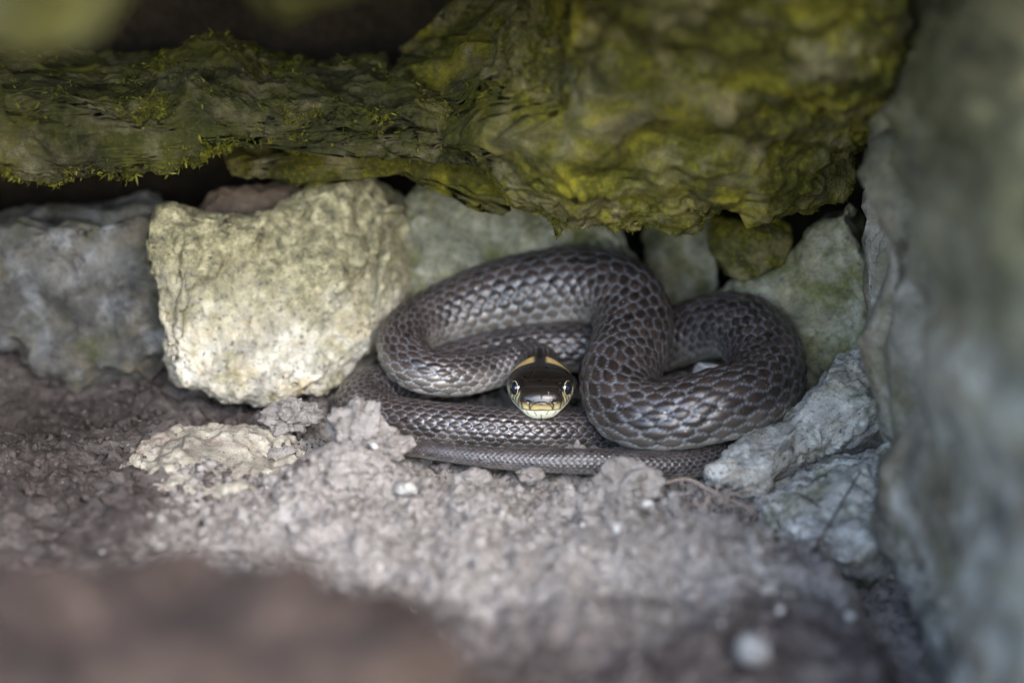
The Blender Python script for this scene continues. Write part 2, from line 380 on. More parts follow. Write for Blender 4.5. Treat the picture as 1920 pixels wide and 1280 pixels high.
def soil_two(name):
    b = NB(name)
    c = b.ramp(b.noise(60, 5, .6, .4), [(.3, (.12, .102, .09)), (.52, (.258, .236, .220)), (.68, (.39, .362, .342))])
    c = b.mix(.5, c, b.ramp(b.noise(420, 5, .7, .2, 2), [(.3, (.10, .085, .076)), (.5, (.258, .236, .220)), (.68, (.43, .40, .378))]))
    # darker earth at the far side and the mouth, with corner vignetting painted in
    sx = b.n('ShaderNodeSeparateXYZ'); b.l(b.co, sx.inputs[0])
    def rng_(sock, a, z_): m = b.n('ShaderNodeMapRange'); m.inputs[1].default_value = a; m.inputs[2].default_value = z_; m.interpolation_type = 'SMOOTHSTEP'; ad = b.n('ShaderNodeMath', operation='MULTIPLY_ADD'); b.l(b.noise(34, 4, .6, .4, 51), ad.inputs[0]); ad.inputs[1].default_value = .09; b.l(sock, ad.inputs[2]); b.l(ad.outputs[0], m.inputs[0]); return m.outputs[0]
    earth_vignette = b.n('ShaderNodeMath', operation='MAXIMUM'); b.l(rng_(sx.outputs[0], -.0, -.04), earth_vignette.inputs[0]); b.l(rng_(sx.outputs[1], -.025, -.075), earth_vignette.inputs[1])
    am = b.n('ShaderNodeMath', operation='MULTIPLY'); b.l(earth_vignette.outputs[0], am.inputs[0]); b.l(b.ramp(b.noise(50, 4, .6, .3, 17), [(.25, .7), (.6, 1.0)]), am.inputs[1])
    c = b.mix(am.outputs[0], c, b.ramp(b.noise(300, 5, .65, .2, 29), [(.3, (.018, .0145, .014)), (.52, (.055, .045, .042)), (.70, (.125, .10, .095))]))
    c = b.mix(b.ramp(b.noise(1100, 2, .5, 0, 7), [(.66, 0.0), (.74, .35)]), c, (.62, .58, .52))
    c = b.mix(b.ramp(b.noise(800, 2, .5, 0, 11), [(.57, 0.0), (.68, .75)]), c, (.035, .03, .027))
    nr = b.bump(b.noise(520, 4, .65, 0, 6), .6, .0012); nr = b.bump(b.noise(2200, 4, .7, 0, 4), .7, .0005, nr)
    return b.done(c, .93, nr, .15)
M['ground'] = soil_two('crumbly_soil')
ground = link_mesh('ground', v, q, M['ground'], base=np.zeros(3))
tag(ground, 'pale crumbly dry soil floor', None, None, 'structure')
def gh(x, y): return float(ground_h(np.array([x]), np.array([y]))[0])

# ------------------------------------------------------------------ stones
# back of the hole
stone('pale_stone', 'big pale lichen-stained limestone block behind the snake, beside its coils', M['pale'],
      [(300, 560, 1.6), (290, 440, 1.8), (330, 395, 2.4), (480, 400, 3.2), (600, 345, 4.2), (700, 330, 4.6), (765, 380, 4.6), (775, 480, 4.2), (760, 560, 3.6), (740, 620, 3.0), (620, 715, 2.2), (520, 752, 1.9), (430, 752, 1.7), (340, 715, 1.6), (300, 680, 1.6)],
      1.3, 3.0, n=120, w=(-.15, -1, .25), e1=.5, e2=.6, amp=.55, seed=11, cuts=7, cutk=(.82, .95), grain=.9, big=2.5)
stone('grey_stone', 'dull grey stone with bluish patches, next to the pale block, under the ledge', M['grey'],
      [(-160, 400, 5), (0, 395, 4.6), (130, 405, 4.3), (280, 400, 4.1), (350, 480, 3.9), (350, 640, 3.6), (290, 715, 3.3), (180, 720, 3.6), (100, 725, 3.8), (40, 680, 4.2), (-100, 720, 4.6), (-320, 600, 5)],
      1.2, 2.5, n=60, w=(0, -1, .15), e1=.5, amp=.75, seed=23, cuts=3, cutk=(.86, .96))
stone('olive_stone', 'olive-grey flat-faced stone directly behind the topmost coil', M['green'],
      [(755, 350, 5.2), (850, 330, 5.4), (1000, 350, 5.3), (1150, 380, 5.2), (1205, 430, 5.0), (1225, 520, 4.9), (1235, 650, 4.6), (1100, 760, 4.4), (900, 770, 4.3), (740, 740, 4.4), (730, 600, 4.8), (745, 450, 5.0)],
      .7, 2.5, n=60, w=(0, -1, .2), e1=.45, amp=.35, seed=31, cuts=5, cutk=(.8, .95))
stone('shadowed_stone', 'dim grey-green stone in the shadow behind the two raised coils', M['green'],
      [(1215, 400, 6.2), (1330, 395, 6.2), (1370, 470, 6.0), (1370, 560, 5.8), (1360, 700, 5.4), (1240, 700, 5.4), (1205, 560, 5.8), (1205, 450, 6.0)],
      .6, 2.0, n=50, w=(0, -1, .2), e1=.5, amp=.3, seed=41)
stone('wedge_stone', 'small yellow-green wedge of stone jammed under the mossy overhang', M['moss'],
      [(1310, 430, 3.2), (1345, 400, 3.3), (1440, 402, 3.2), (1485, 425, 3.0), (1490, 465, 2.9), (1450, 490, 2.8), (1400, 522, 2.8), (1365, 515, 2.9), (1330, 470, 3.1)],
      .8, 1.2, n=60, w=(.1, -1, .1), e1=.6, amp=.15, seed=52, cuts=8, cutk=(.7, .92), big=1.6)
stone('corner_stone', 'pale grey-green stone filling the corner behind the raised loop', M['green'],
      [(1350, 560, 3.8), (1390, 515, 3.5), (1480, 470, 3.0), (1530, 400, 2.8), (1600, 380, 2.2), (1640, 480, 1.8), (1650, 620, 1.5), (1640, 740, 1.2), (1540, 780, 1.6), (1400, 760, 2.8), (1340, 660, 3.6)],
      .9, 2.6, n=60, w=(-.35, -1, .15), e1=.5, amp=.35, seed=63, cuts=4, cutk=(.85, .95))
# overhang
stone('mossy_overhang', 'great green-yellow mossy stone overhanging the snake', M['moss'],
      [(700, 236, 2.6), (760, 240, 2.0), (850, 262, 1.0), (900, 305, .2), (960, 360, .1), (1010, 402, 0), (1040, 424, 0), (1110, 400, 0), (1200, 396, .1), (1280, 390, .2), (1330, 360, .4), (1400, 374, .6), (1450, 394, .8), (1510, 364, 1.0), (1590, 350, 1.0), (1650, 250, -1),
       (1690, 120, -3.5), (1710, -30, -6.5), (1600, -160, -8), (1300, -190, -8.5), (1150, -120, -6.0), (1040, 20, -2.4), (900, 130, .6), (760, 180, 2.4)],
      1.1, 5.5, n=118, w=(-.05, -.85, -.35), e1=.42, e2=.75, amp=.5, seed=71, cuts=2, cutk=(.88, .97), grain=2.0, big=2.6, chip=1.5)
stone('mossy_ledge', 'long mossy ledge stone in painted shade with frayed lower rim above the pale block', M['moss_shaded'],
      [(-260, 330, -.6), (0, 330, -.2), (120, 334, .0), (240, 320, .1), (330, 312, .1), (420, 277, .2), (520, 264, .3), (640, 234, .4), (740, 236, .5), (850, 262, .9), (930, 300, 1.2), (960, 240, 1.2), (900, 215, .9), (780, 185, .6), (620, 185, .4), (470, 170, .3), (360, 140, .3), (260, 190, .3), (120, 175, .1), (0, 165, -.2), (-260, 165, -.5)],
      .9, 5.0, n=118, w=(0, -1, -.12), e1=.6, e2=.8, amp=.36, seed=82, cuts=3, cutk=(.88, .97), grain=2.0, big=2.4)
stone('underhang_stone', 'low mossy stone tucked behind and beneath the frayed ledge', M['moss'],
      [(400, 290, 3.4), (440, 325, 3.3), (500, 338, 3.2), (560, 318, 3.2), (600, 280, 3.2), (760, 290, 3.2), (850, 330, 2.8), (900, 375, 2.6), (960, 392, 2.2), (1060, 392, 2.2), (1120, 330, 2.6), (900, 220, 2.8), (600, 200, 3.4), (430, 230, 3.6)],
      .7, 2.5, n=60, w=(0, -1, -.3), e1=.5, amp=.3, seed=91, cuts=4)
# flank of the hole, running towards the mouth
def flank():
    """one long stone whose face runs along the hole from the corner to beyond the mouth"""
    v, f = cube_sphere(90)
    sg = np.sign(v)*np.abs(v)**.42
    p = sg/np.abs(sg).max()*1.0
    p = np.stack([sg[:, 0]*2.6, sg[:, 1]*13.0, sg[:, 2]*8.2], 1)
    rs = np.random.default_rng(5)
    p += np.array([10.42, -11.2, 3.6])
    p[:, 0] += .05*(p[:, 1]+11) - .06*(p[:, 2]-3)
    p = rock_noise(p, f, .9, 105, 1.6, 3.4, 1.6)
    return p, f
p, f = flank()
tag(link_mesh('flank_stone', p, f, M['flank']), 'tall bluish grey stone face forming the side of the hole', 'stone')
stone('cracked_stone', 'low pale speckled stone with dark cracks beside the raised loop', M['bluegrey'],
      [(1325, 915, -3.3), (1380, 862, -2.0), (1450, 830, -1.3), (1520, 762, -.5), (1590, 680, .2), (1680, 672, .3), (1710, 780, -1.2), (1600, 834, -1.8), (1500, 872, -2.4), (1420, 940, -3.8)],
      .9, 2.0, n=84, w=(-.35, -.75, .75), e1=.5, amp=.22, seed=112, cuts=4, cutk=(.86, .96), big=2.4, grain=1.5)
stone('slab_stone', 'pale speckled slab below the cracked stone, against the side of the hole', M['bluegrey'],
      [(1400, 950, -3.7), (1458, 922, -3.1), (1572, 868, -2.4), (1690, 838, -2.4), (1720, 930, -4), (1690, 1010, -5.4), (1610, 1060, -6.2), (1520, 1050, -5.9), (1440, 1000, -4.9)],
      .6, 2.0, n=72, w=(-.35, -.75, .75), e1=.5, amp=.25, seed=121, cuts=5, cutk=(.85, .96), big=2.2, grain=1.9)
stone('buried_stone', 'flat pale stone half buried in soil in front of the pale block', M['buried'],
      [(215, 868, -2.3), (290, 825, -1.0), (350, 798, -.1), (480, 798, -.1), (570, 828, -1.1), (580, 880, -2.8), (490, 938, -4.6), (380, 948, -4.9), (280, 922, -4.0)],
      0.38, 1.5, n=64, w=(0, -.5, .85), e1=.5, amp=.4, seed=131, cuts=5, cutk=(.85, .95), big=1.8)
stone('cave_stone', 'brownish dusty stone lying on top of the pale block, under the ledge', M['brownstone'],
      [(300, 400, 4.6), (340, 370, 4.8), (440, 350, 5.0), (560, 345, 5.2), (640, 330, 5.2), (620, 400, 5.0), (520, 420, 4.6), (380, 420, 4.4)],
      .6, 1.4, n=50, w=(0, -1, .4), e1=.6, amp=.2, seed=141, big=1.5)
# near, out-of-focus stones at the mouth of the hole
stone('brow_stone', 'olive out-of-focus stone hanging at the mouth above the frayed ledge', M['olive'],
      [(-200, 90, -19), (60, 85, -18), (190, 60, -17), (290, -60, -17), (100, -400, -18), (-300, -350, -19), (-400, -100, -19)],
      1.0, 3.5, n=50, w=(0, -1, -.2), e1=.55, amp=.3, seed=151)
stone('lintel_stone', 'dark mossy lintel stone above the black gap', M['olive'],
      [(330, -60, -9), (470, 10, -8.5), (540, 45, -8.2), (620, 0, -8.2), (900, -30, -8.2), (1150, -60, -9), (1100, -500, -12), (300, -500, -12)],
      1.0, 6, n=60, w=(0, -1, -.2), e1=.5, amp=.4, seed=161)
for k, (nm, lb, c, hs) in enumerate([
    ('shading_capping_stone', 'long heavy unseen capping stone set forward to shade the mossy overhang', (3, -4.5, 19.8), (19, 15, 5.0)),  # out of view; brought forward and low to shade the overhang
    ('course_stone', 'big squared unseen wall stone beyond the dull grey stone, set to shade that side', (-21.5, -6, 5), (8.0, 14, 8)),  # out of view; placed beside the mouth to darken that edge
    ('course_stone', 'big squared wall stone beyond the bluish side face', (23, -6, 5), (10, 14, 9)),
    ('course_stone', 'big squared wall stone beside the long capping stone', (-26, -4, 20), (9, 12, 7)),
    ('course_stone', 'big squared wall stone resting over the bluish side face', (19.5, -9, 17), (8.5, 12, 5))]):
    v, f = cube_sphere(36); sg = np.sign(v)*np.abs(v)**.4
    p = sg*np.array(hs)+np.array(c); p = rock_noise(p, f, 1.1, 200+k, 1, 6)
    tag(link_mesh(nm, p, f, M['grey']), lb, 'stone', None)
# earth backing added behind the wall to stop light leaking through the gaps
v, f = cube_sphere(40); sg = np.sign(v)*np.abs(v)**.3
p = sg*np.array((60, 14, 24))+np.array((0, 23, 12)); p = rock_noise(p, f, 1.2, 300, 1, 5)
tag(link_mesh('light_block_earth', p, f, M['earth']), 'dark earth backing added behind the stones to stop light', None, None, 'structure')

# ------------------------------------------------------------------ the snake
def snake():
    C0 = resample(PATH, .01); stp = np.clip(.037*C0[:, 3]/.8, .016, .036)
    cs_ = np.concatenate([[0], np.cumsum(.01/stp[:-1])]); tt_ = np.arange(0, cs_[-1], 1.0)
    C = np.stack([np.interp(tt_, cs_, C0[:, k]) for k in range(4)], 1); n = len(C); P = C[:, :3]; R = C[:, 3]
    DS = np.concatenate([np.linalg.norm(np.diff(P, axis=0), axis=1), [.02]]); ARC = np.cumsum(DS)
    R = gsm(np.stack([R]*4, 1), 20)[:, 0]; R[-40:] *= np.linspace(1, .05, 40)**.6
    T = np.gradient(P, axis=0); T = gsm(np.concatenate([T, T[:, :1]], 1), 8)[:, :3]; T /= np.linalg.norm(T, axis=1)[:, None]
    up = np.array([0, -.12, 1.0]); up = np.tile(up, (n, 1))
    N = up-(up*T).sum(1)[:, None]*T; N /= np.linalg.norm(N, axis=1)[:, None]; N = gsm(np.concatenate([N, N[:, :1]], 1), 40)[:, :3]
    N -= (N*T).sum(1)[:, None]*T; N /= np.linalg.norm(N, axis=1)[:, None]
    B = np.cross(T, N)
    na = 176
    ph = np.linspace(0, 2*np.pi, na, endpoint=False)-np.pi           # 0 = back, +-pi = belly
    ROWS, span = 17, math.radians(252)
    Lx = .52*np.maximum(R, .12); s = np.concatenate([[0], np.cumsum(DS[:-1]/Lx[:-1])])
    A, PH = np.meshgrid(s, ph, indexing='ij')
    rr = PH/(span/ROWS)                                              # row coordinate
    rowmax = ROWS/2
    lat = np.clip(rr, -rowmax+.001, rowmax-.001)
    ww = .46                                                           # row pitch over scale length
    HT = np.full(A.shape, -.034); H2 = np.full(A.shape, -.04); DD = np.full(A.shape, 1.0); ID = np.zeros(A.shape); DA = ID.copy(); DB = ID.copy()
    r0 = np.round(lat)
    for dr in (-1, 0, 1):
        r = np.clip(r0+dr, -8, 8); off = .5*(np.abs(r) % 2)
        a0 = np.round(A-off)
        for da in (-1, 0, 1):
            ac = a0+da+off; da_ = A-ac; db_ = lat-r
            d = (np.abs(da_/np.where(da_ > 0, .66, .60))**2.3+np.abs(db_/.90)**2.3)**(1/2.3)
            ht = np.where(d < 1, .054*da_+.082*(1-d**2.6), -9)      # hind tip of each scale overlaps the next
            b_ = ht > HT
            same = np.abs(ac*37.7+r*11.3-ID) < 1e-6
            H2 = np.where(b_, HT, np.where(same, H2, np.maximum(H2, np.minimum(ht, HT))))
            HT = np.where(b_, ht, HT); DD = np.where(b_, d, DD); DA = np.where(b_, da_, DA); DB = np.where(b_, db_, DB); ID = np.where(b_, ac*37.7+r*11.3, ID)
    skin = HT < -.0339; gap = np.where(skin, 0, HT-H2)
    h = HT-.010*(1-sstep(gap, 0, .012)); DD = np.where(skin, 1.0, DD)
    e = 1-sstep(DD, .70, 1.0); edge = (1-DD)*.5
    keel = np.exp(-(DB/.10)**2)*(1-sstep(np.abs(DA), .3, .6))*.006
    h = h + keel*(np.abs(rr) < 7.5)
    belly = sstep(np.abs(rr), rowmax-.35, rowmax+.25)
    fr = A-np.floor(A); hb = .03*(fr-.5)*np.minimum(1, (1-fr)*12)
    h = h*(1-belly)+hb*belly
    scale = (R/.8)[:, None]; fade = np.ones(n)
    h = h*np.minimum(scale, 1.1)*fade[:, None]
    ce, se = np.cos(PH), np.sin(PH)
    flat = np.where(ce < 0, 1-.10*ce**2, 1.0)*1.0
    rad = R[:, None]+h
    V = P[:, None, :] + (rad*ce*flat)[:, :, None]*N[:, None, :] + (rad*se)[:, :, None]*B[:, None, :]
    # colours
    rid = ID - np.floor(ID/7.13)*7.13; var = (np.sin(ID*12.9898)*43758.5453) % 1.0
    nk0 = np.exp(-np.maximum(ARC-1.0, 0)/9.0)[:, None]; low = sstep(np.abs(rr), 4.4-2.0*nk0, 8.2-1.9*nk0)
    back = np.array([.037, .0258, .0222]); side = np.array([.075, .064, .053]); cream = np.array([.42, .40, .34])
    c = back*(1-low[..., None])+side*low[..., None]
    c = c*(.62+.72*var)[..., None]
    seam = 1-sstep(gap, .003, .013); rim = (1-sstep(gap, .014, .036))*(1-.3*seam)                                        # thin pale margins of the scales
    rimc = np.array([.24, .25, .28])*(1-low[..., None]) + np.array([.38, .40, .42])*low[..., None]
    nk = np.exp(-np.maximum(ARC-1.0, 0)/9.0)[:, None, None]          # paler sides towards the neck
    rimc = rimc*(1+.9*nk*low[..., None]); c = c*(1+1.1*nk*low[..., None])
    c = c*(1-.60*rim[..., None])+rimc*.60*rim[..., None]
    c = c*(1-.80*seam[..., None])
    sc_ = .97+.4*fbm(np.stack([A.ravel()*.35, PH.ravel()*1.2, A.ravel()*0], 1), 3, 61).reshape(A.shape); c = c*np.clip(sc_, .6, 1.3)[..., None]
    # pale flush on the hind part of the lowest scales
    c = c + (low**2*sstep(np.abs(rr), 6.6, 8.5)*e*.10)[..., None]*np.array([1, .95, .85])
    c = c*(1-belly[..., None])+cream*belly[..., None]*(.55+.45*sstep(fr, 0, .2))[..., None]
    Vf = V.reshape(-1, 3); col = c.reshape(-1, 3)
    idx = np.arange(n*na).reshape(n, na); j = np.roll(idx, -1, 1)
    q = np.stack([idx[:-1], j[:-1], j[1:], idx[1:]], -1).reshape(-1, 4)
    # ---- head: loft along its own axis; X lateral, Y forward to the snout, Z up
    f0 = -T[0]; X = B[0]*1.0; Z = N[0]
    aim = at(1015, 757, -1.75)-P[0]; HL = np.linalg.norm(aim)
    fwd = aim/HL; Xa = np.cross(fwd, (0, 0, 1)); Xa /= np.linalg.norm(Xa); Za = np.cross(Xa, fwd)
    tabY = np.array([0, .10, .22, .35, .48, .60, .72, .82, .90, .95, .98, 1.0])*HL
    tw = np.array([.50, .53, .64, .75, .785, .755, .69, .60, .515, .42, .29, .0])
    tt = np.array([.50, .46, .46, .47, .475, .47, .43, .36, .265, .19, .12, -.06])
    tb = np.array([.50, .46, .43, .42, .43, .44, .45, .45, .44, .40, .33, .06])
    te = np.array([2.0, 2.1, 2.3, 2.4, 2.5, 2.6, 2.7, 2.7, 2.6, 2.5, 2.3, 2.0])
    nh = 240; tq = np.linspace(0, 1, nh); yy = HL*(1-(1-tq)**2.0*1.0)
    yy = HL*np.sin(tq*np.pi/2)**1.15
    def smooth_tab(t):
        yd = np.linspace(0, HL, 801); v_ = np.interp(yd, tabY, t)
        k = np.exp(-np.linspace(-2.2, 2.2, 61)**2); k /= k.sum()
        vp = np.concatenate([np.full(30, v_[0]), v_, 2*v_[-1]-v_[-2:-32:-1]]); vs = np.convolve(vp, k, 'valid')
        m = sstep(yd, HL*.9, HL*.98); return yd, vs*(1-m)+v_*m
    # round the very tip: quarter-ellipse close-off
    def prof(t):
        yd, vs = smooth_tab(t); return np.interp(yy, yd, vs)
    tipr = np.sqrt(np.clip(1-np.clip((yy-HL*.90)/(HL*.10), 0, 1)**2.2, 0, 1))
    base_w = np.interp(yy, tabY[:9], tw[:9]); 
    Wd, Tp, Bt, Ex = prof(tw), prof(tt), prof(tb), prof(te)
    iw = np.interp(HL*.90, yy, Wd); it = np.interp(HL*.90, yy, Tp); ib = np.interp(HL*.90, yy, Bt)
    m = yy > HL*.90
    zc = np.zeros(nh)
    Wd[m] = iw*tipr[m]; mid = (it-ib)/2*.0-.07
    Tp[m] = mid+(it-mid)*tipr[m]; Bt[m] = -mid+(ib+mid)*tipr[m]
    nb = na*2
    ph2 = np.linspace(0, 2*np.pi, nb, endpoint=False)-np.pi
    PHh, YY = np.meshgrid(ph2, yy); cz, sx = np.cos(PHh), np.sin(PHh)
    ex = Ex[:, None]
    zz = np.sign(cz)*np.abs(cz)**(2/ex); xx = np.sign(sx)*np.abs(sx)**(2/ex)
    HX = xx*Wd[:, None]; HZ = np.where(zz > 0, zz*Tp[:, None], zz*Bt[:, None])
    m_ = (Tp < 0)[:, None]; 
    cen = np.where(m, -.07, 0.0)*0
    # jaws narrower below, brow ridges above, hollow in front of the eyes
    dn = sstep(-HZ, .05, .42); HX = HX*(1-.10*dn*sstep(YY/HL, .15, .4))
    ax = np.abs(HX); yn = YY/HL
    brow = np.exp(-((yn-.70)/.10)**2-((HZ-.34)/.09)**2); HX = HX*(1+.10*brow); HZ = HZ+.02*brow
    lore = np.exp(-((yn-.86)/.07)**2-((HZ-.12)/.12)**2); HX = HX*(1-.10*lore)
    eyeY, eyeZ = .735, .165
    sock = np.exp(-(((yn-eyeY)*HL/.19)**2+((HZ-eyeZ)/.19)**2)**2)*(ax > .2); HX = HX*(1-.10*sock)
    # shields and lip scales: grooves (depth) and dark joints (colour)
    def line(d, wd): return np.exp(-(d/wd)**2)
    zm = -.175 + .05*sstep(yn, .95, .80) - .05*sstep(yn, .75, .3)      # mouth line
    ang = np.arctan2(ax, np.maximum((yn*HL-HL*.62), -9))                # around the snout, 0 = straight ahead
    g = np.zeros_like(HX); dark = np.zeros_like(HX)
    front = sstep(yn, .30, .42)
    mouth = line(HZ-zm, .016)*front; g += mouth*1.2; dark = np.maximum(dark, mouth)
    notch = line(HX, .085)*line(HZ-(zm+.012), .026)*(yn > .9); dark = np.maximum(dark, notch*1.3); g += notch
    upl = sstep(HZ, zm, zm+.02)*(1-sstep(HZ, zm+.19, zm+.25)); lol = (1-sstep(HZ, zm-.02, zm))*sstep(HZ, zm-.17, zm-.10)
    slant = (HZ-zm)
    su = [.30, .52, .72, .90, 1.10, 1.36, 1.75]
    for k, a0 in enumerate(su):
        dd = line((ang-a0-.18*slant)*np.maximum(np.hypot(ax, yn*HL-HL*.62), .3), .026+.008*k)*upl*front
        dark = np.maximum(dark, dd); g += .8*dd
    for k, a0 in enumerate([.20, .42, .62, .82, 1.02, 1.3, 1.6]):
        dd = line((ang-a0-.55*slant)*np.maximum(np.hypot(ax, yn*HL-HL*.62), .3), .016)*lol*front
        dark = np.maximum(dark, dd*.8); g += .6*dd
    chin = line(ax, .012)*(HZ < zm-.10)*(yn > .8); dark = np.maximum(dark, chin); g += chin
    # rostral plate arch and the shields on top of the snout
    ros = np.hypot(HX/.27, (HZ-(zm-.02))/.225); rl = line(ros-1, .055)*(yn > .85)*(HZ > zm); dark = np.maximum(dark, rl); g += rl*.8
    topm = sstep(HZ, .05, .16)
    for y0, cv in ((.87, .10), (.78, .05), (.52, .10)):
        dd = line((yn-y0+cv*ax*ax)*HL, .014)*topm; g += dd*.8; dark = np.maximum(dark, dd*.7)
    dd = line(HX, .010)*topm*((yn > .78)*1.0+(yn < .50)*(yn > .3)*1.0); g += .8*dd; dark = np.maximum(dark, .7*dd)
    dd = line(ax-.21-.05*np.sin(yn*9), .012)*topm*(yn < .80)*(yn > .5); g += .8*dd; dark = np.maximum(dark, .7*dd)
    nostril = line(np.hypot(ax-.30, (HZ-.03)*1.1), .035)*(yn > .87); g += nostril*2; dark = np.maximum(dark, nostril)
    gy_ = .013*g
    # colours of the head
    hb_ = np.array([.011, .008, .0062]); tan = np.array([.50, .39, .18]); crm = np.array([.62, .56, .34]); pal = np.array([.70, .70, .53]); org = np.array([.80, .54, .19])
    hc = np.tile(hb_, HX.shape+(1,))
    hc = hc*(1+.9*(sstep(yn, .8, .97)*sstep(HZ, -.1, .1))[..., None])
    lipf = (1-sstep(HZ, zm+.06+.06*sstep(ang, .5, 1.2), zm+.22+.10*sstep(ang, .5, 1.3)))*front
    tn = (tan*(1-sstep(ang, .2, .9)[..., None])+crm*sstep(ang, .2, .9)[..., None])
    hc = hc*(1-lipf[..., None])+tn*lipf[..., None]
    lowr = 1-sstep(HZ, zm-.012, zm+.012); lowr = lowr*sstep(yn, .1, .25)
    hc = hc*(1-lowr[..., None])+pal*lowr[..., None]
    # pale spots before and behind the eye
    for y0, z0, ry, rz in ((.62, .02, .10, .085), (.845, .06, .045, .13)):
        sp = (1-sstep(np.hypot((yn-y0)*HL/ry, (HZ-z0)/rz), .75, 1.1))*(ax > .2); hc = hc*(1-.85*sp[..., None])+crm*.85*sp[..., None]
    # collar
    cy = .215+.09*np.abs(HX)/.6; colr = (1-sstep(np.abs(yn-cy), .080, .100))*sstep(ax, .10, .20)*sstep(HZ, -.25, -.10)
    hc = hc*(1-colr[..., None])+org*colr[..., None]
    dark = np.clip(dark, 0, 1); hc = hc*(1-.93*dark[..., None])+.006*dark[..., None]
    # back of the head runs into the scaled neck
    H = P[0]+HX[..., None]*Xa+YY[..., None]*fwd+HZ[..., None]*Za
    nn = np.stack([HX/np.maximum(Wd[:, None], .1), np.zeros_like(HX)+sstep(yn, .85, 1)*1.2, HZ/np.maximum(Tp[:, None], .1)], -1); nn /= np.maximum(np.linalg.norm(nn, axis=2), 1e-6)[..., None]
    H = H-gy_[..., None]*(nn[..., :1]*Xa+nn[..., 1:2]*fwd+nn[..., 2:]*Za)
    # first head ring matches the first body ring (two head vertices per body vertex)
    bl = sstep(np.arange(nh)/nh, 0, .16)[:, None, None]
    # body angle runs with B; find the lateral sense
    sgn = 1 if np.dot(B[0], Xa) > 0 else -1
    if sgn < 0: H = H[:, (-np.arange(nb)) % nb]; hc = hc[:, (-np.arange(nb)) % nb]
    ring = np.empty((nb, 3)); ring[0::2] = V[0]; ring[1::2] = (V[0]+np.roll(V[0], -1, 0))/2
    rc = np.empty((nb, 3)); rc[0::2] = c[0]; rc[1::2] = (c[0]+np.roll(c[0], -1, 0))/2
    H = (ring[None]+ (YY[:, :1, None]*fwd))*(1-bl)+H*bl; hc = rc[None]*(1-bl)+hc*bl
    off = len(Vf); Hf = H[1:].reshape(-1, 3); hcf = hc[1:].reshape(-1, 3)
    hi = off+np.arange((nh-1)*nb).reshape(nh-1, nb); hj = np.roll(hi, -1, 1)
    q2 = np.stack([hi[1:], hj[1:], hj[:-1], hi[:-1]], -1).reshape(-1, 4)
    b0, b1 = idx[0], np.roll(idx[0], -1); h0, h1, h2 = hi[0][0::2], hi[0][1::2], np.roll(hi[0][0::2], -1)
    tri = np.concatenate([np.stack([b0, h0, h1], 1), np.stack([b0, h1, b1], 1), np.stack([b1, h1, h2], 1)])
    tri = tri[:, ::-1] if False else tri
    v = np.concatenate([Vf, Hf]); col = np.concatenate([col, hcf])
    b = NB('snake_scales')
    a_ = b.n('ShaderNodeAttribute', attribute_name='scale_colour')
    fine = b.noise(2600, 3, .6); spk = b.ramp(b.noise(1500, 1, .4, 0, 3), [(.735, 0.0), (.77, .55)])
    cc = b.mix(.35, a_.outputs[0], b.ramp(fine, [(.3, .6), (.7, 1.4)]), 'MULTIPLY'); cc = b.mix(spk, cc, (.42, .40, .38))
    rg = b.ramp(b.noise(300, 3, .6, 0, 8), [(.3, .25), (.7, .40)])
    mat = b.done(cc, rg, b.bump(fine, .25, .00015), .65)
    base = np.array([0, 0, 0.0])
    o = link_mesh('snake', v, [q[:, ::-1], tri, q2], mat, base=base, cols={'scale_colour': col})
    tag(o, 'dark brown snake with yellow collar lying in coils, head facing out', 'snake')
    # eyes
    eb = NB('eye'); em = eb.done((.010, .012, .022), .04, None, .9); eb.b.inputs['Coat Weight'].default_value = 1; eb.b.inputs['Coat Roughness'].default_value = .02
    rb = NB('eye_ring'); rm = rb.done(rb.ramp(rb.noise(3000, 2), [(.3, (.45, .33, .12)), (.7, (.70, .60, .34))]), .3)
    for sg in (-1, 1):
        c0 = P[0]+Xa*sg*.535+fwd*eyeY*HL+Za*eyeZ
        gz = Xa*sg*.90+fwd*.42+Za*.10; gz /= np.linalg.norm(gz)
        vs, fs = cube_sphere(16)
        eye = link_mesh('eye', c0+vs*.184+gz*0, fs, em, parent=o, base=c0)
        u_ = np.cross(gz, Za); u_ /= np.linalg.norm(u_); v_ = np.cross(u_, gz)
        t1 = np.linspace(0, 2*np.pi, 40, endpoint=False); t2 = np.linspace(0, 2*np.pi, 10, endpoint=False); A1, A2 = np.meshgrid(t1, t2, indexing='ij')
        rr_ = .168+.008*np.cos(A2); pz = .078+.008*np.sin(A2)
        tv = c0+(rr_*np.cos(A1))[..., None]*u_+(rr_*np.sin(A1))[..., None]*v_+pz[..., None]*gz
        ti = np.arange(400).reshape(40, 10); tn_ = np.roll(ti, -1, 0)
        tq_ = np.stack([ti, tn_, np.roll(tn_, -1, 1), np.roll(ti, -1, 1)], -1).reshape(-1, 4)
        link_mesh('iris_ring', tv.reshape(-1, 3), tq_, rm, parent=eye, base=c0).location = (0, 0, 0)
    return o
snake()

